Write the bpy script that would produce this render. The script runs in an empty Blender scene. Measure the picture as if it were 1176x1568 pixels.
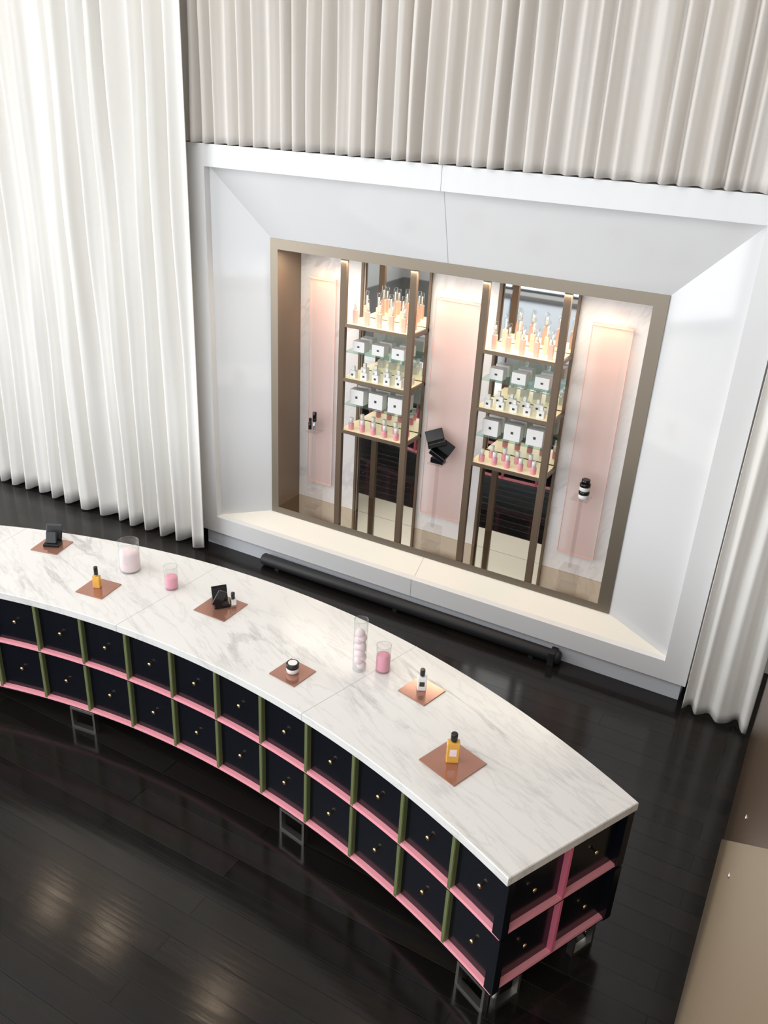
import bpy, bmesh, math, random
from mathutils import Vector, Matrix, noise
random.seed(4)
S = bpy.context.scene
S.view_settings.view_transform = 'Standard'
S.view_settings.look = 'None'
S.view_settings.exposure = 0.0

# ------------------------------------------------------------------ materials
def mat(name, col=(.8,.8,.8), rough=.5, metal=0., spec=.5, emit=None, estr=0., coat=0.):
    m = bpy.data.materials.new(name); m.use_nodes = True
    b = m.node_tree.nodes['Principled BSDF']
    b.inputs['Base Color'].default_value = (*col,1)
    b.inputs['Roughness'].default_value = rough
    b.inputs['Metallic'].default_value = metal
    b.inputs['Specular IOR Level'].default_value = spec
    b.inputs['Coat Weight'].default_value = coat
    if emit:
        b.inputs['Emission Color'].default_value = (*emit,1)
        b.inputs['Emission Strength'].default_value = estr
    return m
def nodes(m): return m.node_tree.nodes, m.node_tree.links, m.node_tree.nodes['Principled BSDF']

def clear(name, tint=(.95,.97,.97), lo=.04, hi=.3, rough=.03):
    m = bpy.data.materials.new(name); m.use_nodes = True
    n, l = m.node_tree.nodes, m.node_tree.links; n.clear()
    o = n.new('ShaderNodeOutputMaterial'); mx = n.new('ShaderNodeMixShader')
    t = n.new('ShaderNodeBsdfTransparent'); g = n.new('ShaderNodeBsdfGlossy')
    t.inputs[0].default_value = (*tint,1); g.inputs['Roughness'].default_value = rough
    lw = n.new('ShaderNodeLayerWeight'); lw.inputs[0].default_value = .3
    mr = n.new('ShaderNodeMapRange'); mr.inputs[3].default_value = lo; mr.inputs[4].default_value = hi
    l.new(lw.outputs['Facing'], mr.inputs[0]); l.new(mr.outputs[0], mx.inputs[0])
    l.new(t.outputs[0], mx.inputs[1]); l.new(g.outputs[0], mx.inputs[2]); l.new(mx.outputs[0], o.inputs[0])
    return m

def marble(name, base, vein, scale, rot, stretch, rough, width=.05, strength=.8, m0=.44, m1_=.62):
    m = mat(name, base, rough); n,l,b = nodes(m)
    tc = n.new('ShaderNodeTexCoord'); mp = n.new('ShaderNodeMapping')
    mp.inputs['Rotation'].default_value = rot; mp.inputs['Scale'].default_value = stretch
    mp.vector_type='TEXTURE'
    l.new(tc.outputs['Object'], mp.inputs[0])
    def veins(sc, w, dist):
        nz = n.new('ShaderNodeTexNoise'); nz.inputs['Scale'].default_value = sc
        nz.inputs['Detail'].default_value = 9; nz.inputs['Distortion'].default_value = dist
        nz.inputs['Roughness'].default_value = .62
        l.new(mp.outputs[0], nz.inputs[0])
        s = n.new('ShaderNodeMath'); s.operation='SUBTRACT'; s.inputs[1].default_value=.5
        l.new(nz.outputs[0], s.inputs[0])
        a = n.new('ShaderNodeMath'); a.operation='ABSOLUTE'; l.new(s.outputs[0], a.inputs[0])
        r = n.new('ShaderNodeMapRange'); r.inputs[1].default_value=0; r.inputs[2].default_value=w
        r.inputs[3].default_value=1; r.inputs[4].default_value=0
        l.new(a.outputs[0], r.inputs[0]); return r
    v1 = veins(scale, width, .6); v2 = veins(scale*2.7, width*.8, .3)
    msk = n.new('ShaderNodeTexNoise'); msk.inputs['Scale'].default_value = scale*.7; msk.inputs['Detail'].default_value=3
    l.new(tc.outputs['Object'], msk.inputs[0])
    mr = n.new('ShaderNodeMapRange'); mr.inputs[1].default_value=m0; mr.inputs[2].default_value=m1_
    l.new(msk.outputs[0], mr.inputs[0])
    m1 = n.new('ShaderNodeMath'); m1.operation='MULTIPLY'; l.new(v1.outputs[0], m1.inputs[0]); l.new(mr.outputs[0], m1.inputs[1])
    m2 = n.new('ShaderNodeMath'); m2.operation='MULTIPLY_ADD'; m2.inputs[1].default_value=.25
    l.new(v2.outputs[0], m2.inputs[0]); l.new(m1.outputs[0], m2.inputs[2])
    m3 = n.new('ShaderNodeMath'); m3.operation='MULTIPLY'; m3.inputs[1].default_value=strength; m3.use_clamp=True
    l.new(m2.outputs[0], m3.inputs[0])
    mx = n.new('ShaderNodeMix'); mx.data_type='RGBA'
    mx.inputs[6].default_value=(*base,1); mx.inputs[7].default_value=(*vein,1)
    l.new(m3.outputs[0], mx.inputs[0]); l.new(mx.outputs[2], b.inputs['Base Color'])
    return m

M_marble = marble('counter_marble',(.775,.76,.735),(.36,.35,.34),1.5,(0,0,math.radians(-24)),(2.8,.55,1),.20,.035,.75)
M_wmarble = marble('wall_marble',(.82,.80,.79),(.55,.51,.50),1.6,(0,math.radians(35),0),(1,1,2.5),.25,.03,.6)
M_lacq = mat('white_lacquer',(.76,.76,.765),.06)
M_lacq2 = mat('white_satin',(.84,.84,.84),.35)
M_plinth = mat('plinth_grey',(.60,.62,.66),.4)
M_seam = mat('seam_grey',(.45,.45,.45),.6)
M_bronze = mat('bronze_metal',(.22,.165,.115),.38,.75)
M_bronze2 = mat('bronze_satin',(.17,.12,.08),.45,.3)
M_reveal = mat('bronze_reveal',(.26,.20,.145),.4,.3)
M_champ = mat('champagne_frame',(.28,.235,.18),.35,.5)
M_goldfl = mat('gold_mirror',(.70,.60,.46),.08,1.)
M_mirror = mat('mirror_silver',(.88,.90,.90),.02,1.)
M_shelflit = mat('shelf_lit_top',(.85,.78,.55),.4,emit=(1,.85,.5),estr=.3)  # yellow light on the shelf tops, put into base colour and emission
M_navy = mat('navy_lacquer',(.0035,.0045,.008),.18)
M_core = mat('cabinet_black',(.004,.004,.005),.4)
M_pink = mat('pink_lacquer',(.93,.36,.42),.45)
M_rose = mat('rose_lacquer',(.68,.16,.24),.45)
M_olive = mat('olive_lacquer',(.13,.15,.06),.45)
M_brass = mat('brass',(.8,.6,.3),.25,1.)
M_steel = mat('brushed_steel',(.62,.60,.57),.3,1.)
M_black = mat('black_gloss',(.008,.008,.009),.15)
M_blackm = mat('black_matte',(.012,.012,.014),.55)
M_copper = mat('copper_mirror',(.44,.22,.16),.14,.5)
M_amber = mat('amber_liquid',(.78,.42,.08),.1)
M_white = mat('white_plastic',(.85,.84,.82),.35)
M_peach = mat('peach_liquid',(.86,.52,.42),.2)
M_pinkl = mat('pink_liquid',(.80,.34,.40),.2)
M_pinkf = mat('pink_filling',(.88,.36,.46),.6)
M_blush = mat('blush_filling',(.92,.74,.76),.7)
M_silver = mat('silver_cap',(.75,.75,.75),.2,1.)
M_glass = clear('clear_glass',(.95,.97,.97),.04,.5)
M_acryl = clear('acrylic',(.96,.95,.95),.03,.2)
M_shglass = clear('shelf_glass',(.78,.92,.86),.08,.4)
M_ceil = mat('ceiling_paint',(.75,.74,.72),.8)
M_wall = mat('wall_paint',(.62,.60,.57),.8)
M_lamp = mat('lamp_emit',(1,1,1),.5,emit=(1,.76,.52),estr=130)
M_label = mat('dark_label',(.05,.045,.04),.4)
M_tan = mat('champagne_panel',(.26,.195,.125),.45,.25)
M_brz3 = mat('bronze_panel',(.14,.088,.05),.3,.6)
M_sill=mat('sill_warm_lit',(.88,.84,.75),.3)  # warm light falling on the sill is mixed into its colour

def cloth(name, col, tr):
    m = bpy.data.materials.new(name); m.use_nodes=True
    n,l = m.node_tree.nodes, m.node_tree.links; b=n['Principled BSDF']; o=n['Material Output']
    b.inputs['Base Color'].default_value=(*col,1); b.inputs['Roughness'].default_value=.85
    b.inputs['Specular IOR Level'].default_value=.15
    t=n.new('ShaderNodeBsdfTranslucent'); t.inputs[0].default_value=(*col,1)
    mx=n.new('ShaderNodeMixShader'); mx.inputs[0].default_value=tr
    l.new(b.outputs[0],mx.inputs[1]); l.new(t.outputs[0],mx.inputs[2]); l.new(mx.outputs[0],o.inputs[0])
    tc=n.new('ShaderNodeTexCoord'); nz=n.new('ShaderNodeTexNoise'); nz.inputs['Scale'].default_value=160
    bp=n.new('ShaderNodeBump'); bp.inputs['Strength'].default_value=.06; bp.inputs['Distance'].default_value=.01
    l.new(tc.outputs['Object'],nz.inputs[0]); l.new(nz.outputs[0],bp.inputs['Height']); l.new(bp.outputs[0],b.inputs['Normal'])
    return m
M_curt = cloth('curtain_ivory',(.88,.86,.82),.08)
M_curtdim = cloth('curtain_dim',(.73,.69,.645),.03)  # upper curtain: its dimmer lighting is put into a darker cloth colour

def banner_mat():
    m = bpy.data.materials.new('pink_voile'); m.use_nodes=True
    n,l = m.node_tree.nodes, m.node_tree.links; b=n['Principled BSDF']; o=n['Material Output']
    b.inputs['Base Color'].default_value=(.93,.75,.71,1); b.inputs['Roughness'].default_value=.4
    t=n.new('ShaderNodeBsdfTransparent'); t.inputs[0].default_value=(.985,.93,.91,1)
    mx=n.new('ShaderNodeMixShader'); mx.inputs[0].default_value=.5
    l.new(b.outputs[0],mx.inputs[1]); l.new(t.outputs[0],mx.inputs[2]); l.new(mx.outputs[0],o.inputs[0])
    return m
M_voile = banner_mat()
M_voiledge = mat('pink_edge',(.88,.56,.50),.4)

def floor_mat():
    m = mat('dark_wood_floor',(.012,.009,.008),.22); n,l,b = nodes(m)
    tc=n.new('ShaderNodeTexCoord'); mp=n.new('ShaderNodeMapping'); l.new(tc.outputs['Object'],mp.inputs[0])
    br=n.new('ShaderNodeTexBrick'); br.inputs['Scale'].default_value=1
    br.inputs['Brick Width'].default_value=2.2; br.inputs['Row Height'].default_value=.14
    br.inputs['Mortar Size'].default_value=.003; br.inputs['Color1'].default_value=(.009,.0075,.0068,1)
    br.inputs['Color2'].default_value=(.021,.017,.0155,1); br.inputs['Mortar'].default_value=(.001,.001,.001,1)
    br.offset=.37
    l.new(mp.outputs[0],br.inputs['Vector'])
    mp2=n.new('ShaderNodeMapping'); mp2.inputs['Scale'].default_value=(2,40,1); l.new(tc.outputs['Object'],mp2.inputs[0])
    nz=n.new('ShaderNodeTexNoise'); nz.inputs['Scale'].default_value=1; nz.inputs['Detail'].default_value=6; l.new(mp2.outputs[0],nz.inputs[0])
    mx=n.new('ShaderNodeMix'); mx.data_type='RGBA'; mx.blend_type='MULTIPLY'; mx.inputs[0].default_value=.6
    l.new(br.outputs['Color'],mx.inputs[6]); l.new(nz.outputs['Color'],mx.inputs[7]); l.new(mx.outputs[2],b.inputs['Base Color'])
    r=n.new('ShaderNodeMapRange'); r.inputs[3].default_value=.09; r.inputs[4].default_value=.21
    l.new(nz.outputs[0],r.inputs[0]); l.new(r.outputs[0],b.inputs['Roughness'])
    bp=n.new('ShaderNodeBump'); bp.inputs['Strength'].default_value=.6; bp.inputs['Distance'].default_value=.005; bp.invert=True
    l.new(br.outputs['Fac'],bp.inputs['Height'])
    bp2=n.new('ShaderNodeBump'); bp2.inputs['Strength'].default_value=.11; bp2.inputs['Distance'].default_value=.0035
    l.new(nz.outputs[0],bp2.inputs['Height']); l.new(bp.outputs[0],bp2.inputs['Normal']); l.new(bp2.outputs[0],b.inputs['Normal'])
    b.inputs['Specular IOR Level'].default_value=.38
    return m
M_floor = floor_mat()

# ------------------------------------------------------------------ mesh builder
class MB:
    def __init__(s): s.bm=bmesh.new(); s.m=[]
    def mi(s,m):
        if m not in s.m: s.m.append(m)
        return s.m.index(m)
    def face(s,pts,m,smooth=False):
        f=s.bm.faces.new([s.bm.verts.new(p) for p in pts]); f.material_index=s.mi(m); f.smooth=smooth; return f
    def box(s,x0,x1,y0,y1,z0,z1,m,bev=0,M=None):
        r=bmesh.ops.create_cube(s.bm,size=1); vs=r['verts']
        T=Matrix.Translation(((x0+x1)/2,(y0+y1)/2,(z0+z1)/2))@Matrix.Diagonal((abs(x1-x0),abs(y1-y0),abs(z1-z0),1))
        bmesh.ops.transform(s.bm,matrix=T,verts=vs)
        fs=set(f for v in vs for f in v.link_faces)
        for f in fs: f.material_index=s.mi(m)
        if bev>0:
            es=set(e for v in vs for e in v.link_edges)
            g=bmesh.ops.bevel(s.bm,geom=list(es),offset=bev,segments=2,affect='EDGES',profile=.5)
            vs=list(set(vs2 for f in g['faces'] for vs2 in f.verts)|set(v for v in vs if v.is_valid))
            for f in g['faces']: f.material_index=s.mi(m)
        if M is not None: bmesh.ops.transform(s.bm,matrix=M,verts=vs)
    def prism(s,pts,z0,z1,m,axis='z'):
        n=len(pts)
        def P(p,z): return (p[0],p[1],z) if axis=='z' else (z,p[0],p[1])
        lo=[s.bm.verts.new(P(p,z0)) for p in pts]; hi=[s.bm.verts.new(P(p,z1)) for p in pts]
        fs=[s.bm.faces.new(hi), s.bm.faces.new(lo[::-1])]
        for i in range(n):
            j=(i+1)%n; fs.append(s.bm.faces.new([lo[i],lo[j],hi[j],hi[i]]))
        for f in fs: f.material_index=s.mi(m)
    def lathe(s,prof,c,m,seg=24,M=None,cap=True,square=0):
        rings=[]
        for r,z in prof:
            ring=[]
            for k in range(seg):
                a=2*math.pi*k/seg
                v=Vector((r*math.cos(a),r*math.sin(a),z))
                if M is not None: v=M@v
                ring.append(s.bm.verts.new(v+Vector(c)))
            rings.append(ring)
        idx=s.mi(m)
        for a,b in zip(rings,rings[1:]):
            for k in range(seg):
                f=s.bm.faces.new([a[k],a[(k+1)%seg],b[(k+1)%seg],b[k]]); f.material_index=idx; f.smooth=True
        if cap:
            for rg,rv in ((rings[0],1),(rings[-1],0)):
                f=s.bm.faces.new(rg[::-1] if rv else rg); f.material_index=idx
    def ball(s,c,r,m,sub=2):
        g=bmesh.ops.create_icosphere(s.bm,subdivisions=sub,radius=r,matrix=Matrix.Translation(c))
        for f in set(f for v in g['verts'] for f in v.link_faces): f.material_index=s.mi(m); f.smooth=True
    def done(s,name,fixn=True,loc=None,rotz=0,doubles=False):
        if doubles: bmesh.ops.remove_doubles(s.bm,verts=s.bm.verts,dist=1e-5)
        if fixn: bmesh.ops.recalc_face_normals(s.bm,faces=s.bm.faces)
        me=bpy.data.meshes.new(name); s.bm.to_mesh(me); s.bm.free()
        for m in s.m: me.materials.append(m)
        o=bpy.data.objects.new(name,me); S.collection.objects.link(o)
        if loc: o.location=loc
        o.rotation_euler=(0,0,rotz)
        return o

# ------------------------------------------------------------------ room shell
XL,XR,YF,YB,H=-9.6,4.0,-12.0,.75,6.3
b=MB(); b.box(XL-.2,XR+.2,YF-.2,YB+.2,-.1,0,M_floor); b.done('floor')
b=MB(); b.box(XL-.2,XR+.2,YF-.2,YB+.2,H,H+.1,M_ceil); b.done('ceiling')
b=MB(); b.box(XL-.2,XR+.2,YB,YB+.15,0,H,M_wall); b.done('wall_back')
b=MB(); b.box(XR,XR+.15,YF,YB,0,H,M_wall); b.done('wall_right')
wy0,wy1,wz0,wz1=-10.0,-2.2,.08,5.2
b=MB(); b.box(XL-.15,XL,YF,wy0,0,H,M_wall); b.box(XL-.15,XL,wy1,YB,0,H,M_wall)
b.box(XL-.15,XL,wy0,wy1,0,wz0,M_wall); b.box(XL-.15,XL,wy0,wy1,wz1,H,M_wall); b.done('wall_left')
b=MB()
for i in range(5):
    y=wy0+(wy1-wy0)*i/4; b.box(XL-.12,XL-.04,y-.04,y+.04,wz0,wz1,M_blackm)
for z in (wz0+.03,2.6,wz1-.03): b.box(XL-.115,XL-.045,wy0,wy1,z-.03,z+.03,M_blackm)
b.done('window_1')
fx0,fx1,fz0,fz1=-8.8,3.2,.08,5.2
b=MB(); b.box(XL,fx0,YF-.15,YF,0,H,M_wall); b.box(fx1,XR,YF-.15,YF,0,H,M_wall)
b.box(fx0,fx1,YF-.15,YF,0,fz0,M_wall); b.box(fx0,fx1,YF-.15,YF,fz1,H,M_wall); b.done('wall_front')
b=MB()
for i in range(7):
    x=fx0+(fx1-fx0)*i/6; b.box(x-.05,x+.05,YF-.12,YF-.04,fz0,fz1,M_blackm)
for z in (fz0+.03,2.7,fz1-.03): b.box(fx0,fx1,YF-.115,YF-.045,z-.03,z+.03,M_blackm)
b.done('window_2')

# ------------------------------------------------------------------ curtains
def curtain(name,x0,x1,ym,z0,z1,pitch,amp_t,amp_b,seed,m,hemvar=0.,zf=.12,endy=None):
    bm=bmesh.new(); nx=int((x1-x0)/.008)+1; nz=44; grid=[]
    for j in range(nz+1):
        fz=j/nz; z=z0+(z1-z0)*fz; row=[]
        amp=amp_b+(amp_t-amp_b)*min(1,fz*1.3)
        for i in range(nx+1):
            x=x0+(x1-x0)*i/nx
            w=noise.noise((x*1.3+seed,seed*3.1,z*zf))*2.6+noise.noise((x*3.7+seed,7.7,z*zf*2))*1.1
            ph=2*math.pi*x/pitch+w*1.7
            fa=noise.noise((x/pitch*.6+seed*5,2.2,z*zf*1.5))
            A=amp*max(.25,.95+1.25*fa)
            s_=math.sin(ph)
            y=ym-A*(s_*.85+.22*math.sin(2*ph+.8+1.5*fa))-.02*noise.noise((x*5,z*.9,seed))
            if endy is not None:
                t=min(1,max(0,(x-(x1-.10))/.10)); t=t*t*(3-2*t); y=y*(1-t)+endy*t
            zz=z
            if j<3: zz=z0+(z-z0)+hemvar*(.5-.5*s_)*(1-j/3)
            row.append(bm.verts.new((x,y,zz)))
        grid.append(row)
    for j in range(nz):
        for i in range(nx):
            f=bm.faces.new([grid[j][i],grid[j][i+1],grid[j+1][i+1],grid[j+1][i]]); f.smooth=True
    me=bpy.data.meshes.new(name); bm.to_mesh(me); bm.free(); me.materials.append(m)
    o=bpy.data.objects.new(name,me); S.collection.objects.link(o)
    md=o.modifiers.new('thick','SOLIDIFY'); md.thickness=.004
    return o
curtain('curtain',-9.5,-4.665,-.10,.012,6.25,.20,.066,.078,3.0,M_curt,.03,.16,-.14)
curtain('curtain',-4.80,.10,-.005,3.474,6.25,.118,.045,.040,11.0,M_curtdim,.006,.10)
curtain('curtain',-.345,.10,-.07,.012,3.46,.15,.030,.05,5.0,M_curt,.02,.12)

# ------------------------------------------------------------------ display frame
PO=(-4.785,-.363,.148,3.47)
PI=(-4.615,-.537,.306,3.308)
OO=(-4.150,-1.03,.418,2.81)
OI=(-4.079,-1.125,.477,2.73)
def ring(b,A,ya,B,yb,m,parts=('l','r','t','b'),mats=None):
    a=[(A[0],ya,A[2]),(A[1],ya,A[2]),(A[1],ya,A[3]),(A[0],ya,A[3])]
    c=[(B[0],yb,B[2]),(B[1],yb,B[2]),(B[1],yb,B[3]),(B[0],yb,B[3])]
    for k,i in (('b',0),('r',1),('t',2),('l',3)):
        if k in parts:
            j=(i+1)%4; b.face([a[i],a[j],c[j],c[i]],(mats or {}).get(k,m))
b=MB()
ring(b,PO,0,PI,0,M_lacq2)
ring(b,PO,.60,PO,0,M_lacq2)
PI2=(PI[0]+.004,PI[1]-.004,PI[2]+.002,PI[3]-.004)
ring(b,PI,0,PI2,.06,M_lacq2)
ring(b,PI2,.06,OO,.22,M_lacq,mats={'b':M_sill})
b.face([(PO[0],.6,PO[2]),(PO[1],.6,PO[2]),(PO[1],.6,PO[3]),(PO[0],.6,PO[3])],M_lacq2)
b.done('display_window_surround',fixn=True,doubles=True)
b=MB()
xc=-2.60
b.box(xc-.0015,xc+.0015,-.0015,.001,PI[3],PO[3],M_seam)
b.box(xc-.0015,xc+.0015,-.0015,.001,PO[2],PI[2],M_seam)
def splay(t,top):
    return (.06+t*.16, (PI2[3]+t*(OO[3]-PI2[3])) if top else (PI2[2]+t*(OO[2]-PI2[2])))
for top in (True,False):
    (ya,za),(yb,zb)=splay(0,top),splay(1,top); s_=-1 if top else 1
    b.face([(xc-.0015,ya-.0012,za+s_*.0008),(xc+.0015,ya-.0012,za+s_*.0008),(xc+.0015,yb-.0012,zb+s_*.0008),(xc-.0015,yb-.0012,zb+s_*.0008)],M_seam)
b.done('trim_1')
b=MB(); b.box(PO[0]+.03,PO[1]-.03,.03,.6,0,.147,M_plinth); b.done('baseboard_back')

# niche
b=MB()
ring(b,OO,.212,OI,.212,M_champ)
ring(b,OO,.24,OO,.212,M_champ)
ring(b,OI,.212,OI,.555,M_reveal,mats={'b':M_goldfl,'t':M_bronze2})
b.done('niche_frame')
NB=.555
b=MB()
xs=[OI[0],-3.465,-2.870,-2.294,-1.694,OI[1]]
for i in (0,2,4): b.box(xs[i]+.001,xs[i+1]-.001,NB-.012,NB+.02,OI[2]+.001,OI[3]-.001,M_wmarble)
b.done('marble_panels')
b=MB()
for i in (1,3): b.box(xs[i]+.001,xs[i+1]-.001,NB-.004,NB+.02,OI[2]+.001,OI[3]-.001,M_mirror)
b.done('mirror_panels')

# banners
for cx,w in ((-3.828,.25),(-2.615,.37),(-1.425,.29)):
    b=MB(); x0,x1=cx-w/2,cx+w/2
    b.face([(x0,.497,.68),(x1,.497,.68),(x1,.497,2.49),(x0,.497,2.49)],M_voile)
    b.face([(x0+.055,.506,.68),(x1-.055,.506,.68),(x1-.055,.506,2.49),(x0+.055,.506,2.49)],M_voile)
    b.box(x0,x1,.490,.505,2.485,2.50,M_voiledge)
    b.box(x0,x1,.492,.502,.672,.682,M_voiledge)
    b.box(x0-.002,x0+.002,.493,.501,.68,2.49,M_voiledge); b.box(x1-.002,x1+.002,.493,.501,.68,2.49,M_voiledge)
    for xx in (x0+.02,x1-.02): b.box(xx-.003,xx+.003,.500,NB-.013,2.488,2.494,M_brass)
    b.done('hanging_banner',fixn=False)

# shelf units + products
ZS=(1.352,1.797,2.237); ZG=(1.575,2.015)
def shelf_unit(x0,x1):
    b=MB(); pw=.026
    for x in (x0,x1):
        b.box(x-pw,x+pw,.225,.262,OI[2]+.0005,OI[3]-.0005,M_bronze2,.002)
        b.box(x-.010,x+.010,.515,.535,OI[2]+.0005,OI[3]-.0005,M_bronze2)
    for z in ZS:
        b.box(x0,x1,.228,.540,z-.022,z-.003,M_bronze2)
        b.box(x0+.004,x1-.004,.235,.538,z-.003,z,M_shelflit)
        b.box(x0,x1+.01,.226,.236,z-.024,z+.003,M_bronze)
        b.box(x1-.008,x1+.01,.236,.538,z-.024,z+.003,M_bronze)
    for z in ZG: b.box(x0+.02,x1+.0,.25,.535,z-.008,z,M_shglass)
    b.done('display_shelf')
shelf_unit(-3.473,-2.870); shelf_unit(-2.294,-1.696)

def tallbottle(b,x,y,z,h=.15):
    b.box(x-.018,x+.018,y-.014,y+.014,z,z+h*.62,M_peach,.003)
    b.lathe([(.011,h*.62),(.011,h*.68)],(x,y,z),M_silver,10)
    b.lathe([(.015,h*.68),(.015,h*1.15),(.013,h*1.18)],(x,y,z),M_glass,12)
    b.lathe([(.006,h*.68),(.006,h*1.0)],(x,y,z),M_white,8)
def jar(b,x,y,z,s=1):
    b.box(x-.026*s,x+.026*s,y-.02*s,y+.02*s,z,z+.055*s,M_white,.004)
    b.box(x-.008*s,x+.008*s,y-.021*s,y-.0205*s,z+.02*s,z+.034*s,M_label)
    b.box(x-.012,x+.012,y-.012,y+.012,z+.055*s,z+.085*s,M_white,.002)
def whitebox(b,x,y,z,w,h):
    b.box(x-w/2,x+w/2,y-.04,y+.04,z,z+h,M_white,.003)
    b.box(x-.010,x+.010,y-.0412,y-.0404,z+h*.42,z+h*.58,M_label)
def pinkbottle(b,x,y,z):
    b.lathe([(.021,0),(.023,.004),(.023,.05),(.02,.056)],(x,y,z),M_pinkl,14)
    b.lathe([(.017,.056),(.017,.10),(.015,.102)],(x,y,z),M_white,14)
E=.0008
for x0,x1 in ((-3.473,-2.870),(-2.294,-1.696)):
    b=MB()
    for r in range(2):
        for i in range(5): tallbottle(b,x0+.080+i*.108+(r%2)*.03,.295+r*.12,ZS[2]+E,.175+.03*r)
    b.done('perfume_bottles')
    b=MB()
    for r in range(2):
        for i in range(5): jar(b,x0+.085+i*.105+(r%2)*.035,.290+r*.12,ZS[1]+E,1.15)
    b.done('cream_jars')
    b=MB()
    for r in range(2):
        for i in range(5): pinkbottle(b,x0+.080+i*.106+(r%2)*.035,.290+r*.12,ZS[0]+E)
    b.done('nail_polish_bottles')
    b=MB()
    for i in range(3):
        for yy in (.32,.445):
            whitebox(b,x0+.125+i*.178,yy,ZG[0]+E,.130,.125)
            whitebox(b,x0+.125+i*.178,yy,ZG[1]+E,.110,.085)
    b.done('product_boxes')

def pedestal(x,y,w,ztop):
    b=MB(); b.box(x-w/2,x+w/2,y-w/2,y+w/2,OI[2]+.001,OI[2]+.16,M_acryl,.003)
    b.box(x-.012,x+.012,y-.012,y+.012,OI[2]+.16,ztop,M_acryl)
    b.box(x-w/2,x+w/2,y-w/2,y+w/2,ztop,ztop+.006,M_acryl)
    b.done('acrylic_pedestal')
pedestal(-3.828,.40,.12,1.20); pedestal(-2.611,.36,.13,1.215); pedestal(-1.413,.354,.13,1.225)
b=MB()
b.box(-.022,.022,-.02,.02,0,.085,M_glass,.002); b.lathe([(.013,.01),(.013,.075)],(0,0,0),M_silver,12)
b.lathe([(.018,.085),(.018,.165),(.016,.168)],(0,0,0),M_black,16)
b.lathe([(.017,0),(.017,.06),(.013,.062),(.013,.10)],(-.05,.01,.0),M_black,16)
b.done('mascara_tubes',loc=(-3.828,.40,1.209))
b=MB()
for dz,ang,ay in ((0,.5,.1),(.085,-.35,.5)):
    M=Matrix.Translation((-.3*dz,0,.072+dz))@Matrix.Rotation(ang,4,'Y')@Matrix.Rotation(ay,4,'Z')
    b.box(-.072,.072,-.05,.05,-.02,.02,M_black,.006,M)
    M2=M@Matrix.Translation((0,.04,.016))@Matrix.Rotation(math.radians(62),4,'X')
    b.box(-.072,.072,0,.095,0,.012,M_black,.004,M2)
    b.box(-.055,.055,.006,.078,-.002,.0,M_silver,0,M2)
b.box(-.055,.055,-.035,.035,0,.045,M_black,.005)
b.done('powder_compacts',loc=(-2.605,.35,1.224))
b=MB()
for k in range(2):
    z=k*.062
    b.lathe([(.036,z),(.04,z+.004),(.04,z+.03),(.036,z+.034)],(0,0,0),M_white,24)
    b.lathe([(.041,z+.034),(.041,z+.056),(.037,z+.060)],(0,0,0),M_black,24)
b.lathe([(.03,.123),(.032,.128),(.032,.15),(.028,.153)],(0,0,0),M_black,24)
b.done('cream_jar_stack',loc=(-1.40,.354,1.234))

b=MB()
M=Matrix.Rotation(math.radians(90),4,'Y')
b.lathe([(.045,0),(.053,.012),(.053,2.78),(.045,2.792)],(-4.07,-.035,.058),M_blackm,24,M)
for x in (-3.9,-2.7,-1.5): b.box(x-.02,x+.02,-.07,.0,0,.03,M_blackm)
b.box(-1.36,-1.31,-.093,.017,.0,.114,M_blackm,.004)
b.done('linear_floor_lamp')

# ------------------------------------------------------------------ counter
FC=Vector((-2.9645,-8.0135)); FR=5.558; FA=math.radians(24.6)
BC=Vector((-2.864,-6.812)); BR=5.26; BA=math.radians(29.33)
TOP=.95
def fpt(u,off=0.):
    a=u*FA; r=FR+off; return FC+Vector((math.sin(a),math.cos(a)))*r
def bpt(u,off=0.):
    a=u*BA; r=BR-off; return BC+Vector((math.sin(a),math.cos(a)))*r
def outline(inset,N=56):
    e=inset/ (FR*FA); e2=inset/(BR*BA)
    F=[fpt(-1+e+(2-2*e)*i/N,inset) for i in range(N+1)]
    B=[bpt(1-e2-(2-2*e2)*i/N,inset) for i in range(N+1)]
    return F+B
b=MB()
n=len(outline(0))
def slab(b,z0,z1,bv,m):
    o=[tuple(p) for p in outline(0)]; i_=[tuple(p) for p in outline(bv)]
    L=[(i_,z0),(o,z0+bv),(o,z1-bv),(i_,z1)]
    rings=[[b.bm.verts.new((p[0],p[1],z)) for p in pp] for pp,z in L]
    fs=[b.bm.faces.new(rings[-1]),b.bm.faces.new(rings[0][::-1])]
    for A,B_ in zip(rings,rings[1:]):
        for k in range(n):
            j=(k+1)%n; fs.append(b.bm.faces.new([A[k],A[j],B_[j],B_[k]]))
    for f in fs: f.material_index=b.mi(m)
SB=.900
slab(b,SB,TOP,.004,M_marble)
for u in (-.72,-.16,.42):
    a=fpt(u,-.0006); c=bpt(u,-.0006); d=(c-a).normalized(); t=Vector((-d.y,d.x))*.0012
    b.prism([tuple(a-t),tuple(a+t),tuple(c+t),tuple(c-t)],SB+.004,TOP+.0004,M_seam)
CB=.175
IN0,IN1=.014,.046
b.prism([tuple(p) for p in outline(IN1+.004)],CB,SB,M_core)
b.prism([tuple(p) for p in outline(.03)],CB-.016,CB,M_steel)
def band(path,s0,s1,k,i0,i1,z0,z1,m):
    A=[path(s0+(s1-s0)*j/k,i0) for j in range(k+1)]; B=[path(s1-(s1-s0)*j/k,i1) for j in range(k+1)]
    b.prism([tuple(p) for p in A+B],z0,z1,m)
def frontp(s,ins): return fpt(-1+2*s,ins)
def backp(s,ins): return bpt(-1+2*s,ins)
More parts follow.
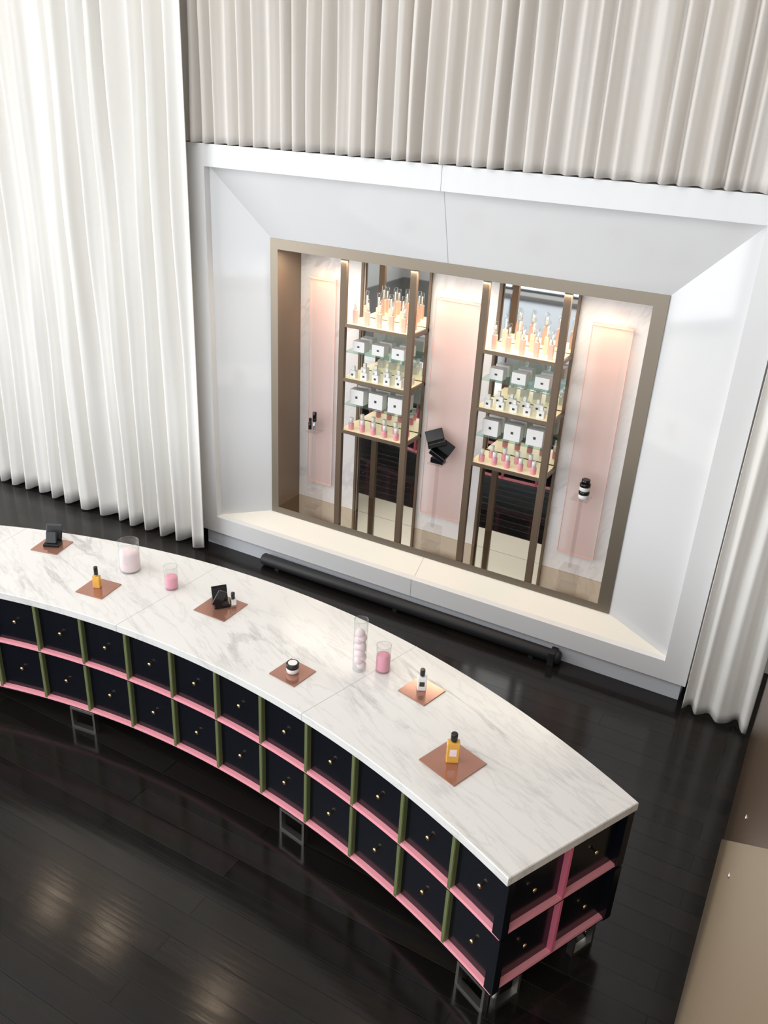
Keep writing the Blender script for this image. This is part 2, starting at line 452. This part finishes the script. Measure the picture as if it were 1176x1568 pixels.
def endp(sgn):
    a,c=fpt(sgn),bpt(sgn); d=(c-a).normalized(); nrm=Vector((-d.y,d.x))*(1 if sgn>0 else -1)
    L=(c-a).length
    def f(s,ins): return a+d*(.012+s*(L-.024))+nrm*ins
    return f,L
ZM=.543; BT=.014
def cells(path,n,L,vm,hm,k,lastvm=False):
    w=1/n; hb=.009/L; hl=.003/L
    for zb,zt in ((CB,ZM),(ZM,SB)):
        band(path,.001,.999,k*n,IN0,IN1+.01,zb,zb+.006,M_navy)
        band(path,.002,.998,k*n,IN0+.001,IN1+.008,zb+.006,zb+BT+.012,hm)
        for i in range(n+1):
            s=i*w; a=max(s-hb,0); c=min(s+hb,1)
            if i==0: c=2*hb
            if i==n: a=1-2*hb
            edge=(i==0 or (i==n and not lastvm))
            if i==n and lastvm: a=1-4*hb
            band(path,a,c,1,IN0-.001,IN1+.01,zb+BT,zt,M_navy if edge else vm)
            if i<n: band(path,c,c+hl,1,IN0+.002,IN1+.008,zb+BT+.004,zt,vm)
            if i>0: band(path,a-hl,a,1,IN0+.002,IN1+.008,zb+BT+.004,zt,vm)
        for i in range(n):
            s0=i*w+hb+hl; s1=(i+1)*w-hb-hl
            band(path,s0,s1,k,IN1-.004,IN1+.012,zb+BT+.008,zt-.004,M_navy)
            c=path((s0+s1)/2,IN1-.02); c2=path((s0+s1)/2,IN1-.004); dd=(c-c2).normalized()
            zc=(zb+BT+zt)/2
            R=Vector((0,0,1)).rotation_difference(Vector((dd.x,dd.y,0))).to_matrix().to_4x4()
            b.lathe([(.004,-.001),(.004,.012),(.011,.014),(.012,.021),(.006,.025)],(c2.x,c2.y,zc),M_brass,12,R)
cells(frontp,14,2*FR*FA,M_olive,M_pink,3)
cells(backp,14,2*BR*BA,M_rose,M_pink,3)
for sg in (1,-1):
    f,L=endp(sg); cells(f,2,L,M_rose,M_pink,1,True)
def loop(path,s0,s1,ins):
    bar=.016
    k=(s1-s0)
    zt=CB-.016
    band(path,s0,s1,1,ins,ins+.035,0,bar,M_steel)
    L=(path(s1,ins)-path(s0,ins)).length; q=bar/L*k
    band(path,s0,s0+q,1,ins,ins+.035,bar,zt,M_steel); band(path,s1-q,s1,1,ins,ins+.035,bar,zt,M_steel)
    band(path,s0+q,s1-q,1,ins,ins+.035,zt-bar,zt,M_steel)
Lf=2*FR*FA
for c in (4.78/14,9.68/14,.970,.030,):
    hw=.095/Lf; loop(frontp,c-hw,c+hw,.022)
for c in (.030,.36,.64,.970):
    hw=.095/(2*BR*BA); loop(backp,c-hw,c+hw,.03)
for sg in (1,-1):
    f,L=endp(sg); loop(f,.09,.09+.16/L,.03); loop(f,.93-.16/L,.93,.03)
b.done('curved_display_counter')

# ------------------------------------------------------------------ counter items
def tang(x,y): return -math.atan2(x-FC.x,y-FC.y)
def tray(x,y,s):
    b=MB(); b.box(-s/2,s/2,-s/2,s/2,0,.006,M_copper,.0015); b.done('copper_tray',loc=(x,y,TOP+.0005),rotz=tang(x,y))
trays=[(-4.407,-1.998,.20),(-3.736,-2.225,.20),(-2.956,-1.975,.236),(-2.204,-2.284,.185),(-1.523,-2.036,.185),(-1.144,-2.452,.236)]
for t in trays: tray(*t)
ZT=TOP+.0075
def compact_open(name,x,y,rz,s=1.,bottle=False):
    b=MB()
    b.box(-.042*s,.042*s,-.03*s,.03*s,0,.016*s,M_black,.004)
    M2=Matrix.Translation((0,.026*s,.016*s))@Matrix.Rotation(math.radians(68),4,'X')
    b.box(-.042*s,.042*s,0,.085*s,0,.010*s,M_black,.003,M2)
    b.box(-.036*s,.036*s,.008*s,.076*s,.0101*s,.0108*s,M_blackm,0,M2)
    b.box(-.036*s,.036*s,-.024*s,.02*s,.0161*s,.0175*s,M_blackm)
    if bottle:
        b.box(.05,.085,-.05,-.015,0,.062,M_silver,.003); b.lathe([(.012,.062),(.012,.10),(.01,.102)],(.0675,-.0325,0),M_black,14)
        b.box(.054,.081,-.0508,-.0502,.02,.045,M_white)
        M=Matrix.Translation((-.02,-.03,.068))@Matrix.Rotation(.5,4,'Y'); b.box(-.03,.03,-.008,.008,-.045,.06,M_black,.004,M)
    else:
        M=Matrix.Translation((.0,-.01,.052))@Matrix.Rotation(-.25,4,'X'); b.box(-.035,.035,-.012,.012,-.03,.05,M_black,.004,M)
    b.done(name,loc=(x,y,ZT),rotz=rz)
compact_open('powder_compact',-4.407,-1.99,.5,1.3)
compact_open('powder_compact',-2.96,-1.965,.9,1.15,True)
def bottle(name,x,y,w,d,h,body,capm,ch,rz,label=None):
    b=MB(); b.box(-w/2,w/2,-d/2,d/2,0,h,body,.004)
    b.lathe([(w*.18,h),(w*.18,h+.008)],(0,0,0),M_silver,16)
    b.lathe([(w*.27,h+.008),(w*.28,h+.01),(w*.28,h+ch),(w*.25,h+ch+.003)],(0,0,0),capm,20)
    if label: b.box(-w*.28,w*.28,-d/2-.0008,-d/2-.0002,h*.35,h*.7,label)
    b.done(name,loc=(x,y,ZT),rotz=rz)
bottle('perfume_bottle',-3.745,-2.225,.046,.03,.085,M_amber,M_black,.06,.35)
bottle('foundation_bottle',-1.530,-2.030,.050,.036,.085,M_white,M_black,.045,.5,M_label)
bottle('perfume_bottle',-1.150,-2.450,.062,.038,.12,M_amber,M_black,.045,.5,M_blush)
b=MB()
b.lathe([(.026,0),(.034,.006),(.036,.03),(.034,.034)],(0,0,0),M_white,28)
b.lathe([(.036,.034),(.037,.036),(.037,.058),(.034,.062)],(0,0,0),M_black,28)
b.lathe([(.026,.0622),(.026,.0628)],(0,0,0),M_white,28)
b.done('cream_jar',loc=(-2.204,-2.284,ZT))

def vase(x,y,r,h,fill,fh,balls=False):
    b=MB()
    b.lathe([(r,0),(r,h)],(0,0,0),M_glass,36,cap=False)
    b.lathe([(r,0.001),(.001,0.001)],(0,0,0),M_glass,36,cap=False)
    b.lathe([(r,h-.003),(r+.0015,h),(r-.003,h+.001)],(0,0,0),M_shglass,36,cap=False)
    if balls:
        k=0; z=.035
        while z<fh:
            a=k*2.3; b.ball((math.cos(a)*r*.25,math.sin(a)*r*.25,z),r*.70,fill,3); z+=r*.42; k+=1
    else:
        rr=r-.003
        b.lathe([(.001,.010),(rr*.97,.010),(rr,.02),(rr,fh*.88),(rr*.93,fh*.96),(rr*.55,fh),(.001,fh*1.01)],(0,0,0),fill,36,cap=False)
    b.done('glass_vase',loc=(x,y,TOP+.0008))
vase(-3.74,-1.939,.067,.215,M_blush,.15)
vase(-3.362,-1.965,.043,.160,M_pinkf,.09)
vase(-1.912,-2.05,.039,.33,M_blush,.26,True)
vase(-1.795,-1.988,.042,.168,M_pinkf,.11)

# ------------------------------------------------------------------ bronze partition at right
b=MB()
b.box(.128,.22,-5.0,-.13,0,3.1,M_brz3)
b.prism([(-1.186,0),(-4.1,2.62),(-4.65,3.1),(-5.0,3.1),(-5.0,0)],.118,.129,M_tan,axis='x')
R=Matrix.Rotation(math.radians(-90),4,'Y')
for y,x in ((-2.86,.128),(-3.16,.118)):
    b.lathe([(.010,0),(.010,.003),(.007,.005)],(x,y,1.63),M_steel,12,R)
b.done('bronze_partition')

# ------------------------------------------------------------------ ceiling track lights
TY=-.40
b=MB(); b.box(-9,0,TY-.02,TY+.02,H-.05,H,M_blackm); 
LX=(-7.38,-6.38,-4.60,-2.6,-.8)
for x in LX:
    b.lathe([(.065,-.22),(.07,-.21),(.07,-.06),(.05,-.05)],(x,TY,H),M_blackm,20)
    b.lathe([(.06,-.223),(.06,-.221)],(x,TY,H),M_lamp,20)
b.done('track_lights')

# ------------------------------------------------------------------ lights
def area(name,loc,rot,sx,sy,p,col):
    L=bpy.data.lights.new(name,'AREA'); L.shape='RECTANGLE'; L.size=sx; L.size_y=sy; L.energy=p; L.color=col
    o=bpy.data.objects.new(name,L); o.location=loc; o.rotation_euler=rot; S.collection.objects.link(o); return o
area('daylight_left',(XL-.3,(wy0+wy1)/2,(wz0+wz1)/2),(0,math.radians(-90),0),wz1-wz0,wy1-wy0,560,(.99,.99,1))
area('daylight_front',((fx0+fx1)/2,YF-.3,(fz0+fz1)/2),(math.radians(90),0,0),fx1-fx0,fz1-fz0,300,(.93,.965,1))
area('ceiling_glow',(-3.5,-6,H-.02),(0,0,0),8,5,235,(1,.99,.98))
def spot(name,loc,tgt,p,ang,col,size=.04):
    L=bpy.data.lights.new(name,'SPOT'); L.energy=p; L.spot_size=math.radians(ang); L.spot_blend=.7; L.color=col; L.shadow_soft_size=size
    o=bpy.data.objects.new(name,L); o.location=loc
    o.rotation_euler=(Vector(tgt)-Vector(loc)).to_track_quat('-Z','Y').to_euler(); S.collection.objects.link(o)
for x in LX: spot('track_spot',(x,TY,H-.24),(x,-.16,2),50 if x<-5 else 25,50,(1,.92,.80),.08)
for x in (-3.828,-2.615,-1.425): spot('niche_spot',(x,.40,OI[3]-.025),(x,.50,2.30),11,62,(1,.30,.07),.03)
for x in (-3.17,-1.995): spot('niche_spot',(x,.36,OI[3]-.02),(x,.36,1.0),6,100,(1,.86,.68),.03)
area('niche_strip',(-2.6,.235,OI[3]-.01),(math.radians(12),0,0),2.8,.02,2,(1,.93,.84))
area('sill_strip',(-2.6,.225,OI[3]-.012),(math.radians(-12),0,0),2.8,.02,16,(1,.88,.70))

W=bpy.data.worlds.new('World'); S.world=W; W.use_nodes=True
bg=W.node_tree.nodes['Background']; bg.inputs[0].default_value=(.85,.93,1,1); bg.inputs[1].default_value=1.5

# ------------------------------------------------------------------ camera
cam=bpy.data.cameras.new('Camera'); co=bpy.data.objects.new('Camera',cam); S.collection.objects.link(co)
cam.sensor_width=36; cam.sensor_fit='AUTO'; cam.lens=1308/1568*36
r=Vector((.8725,.4858,.051)).normalized(); k=Vector((.4183,-.7968,.4359)).normalized()
u=k.cross(r).normalized(); r=u.cross(k)
R=Matrix((r,u,k)).transposed().to_4x4()
co.matrix_world=Matrix.Translation((0,-5.5,3.85))@R
cam.clip_start=.02
S.camera=co
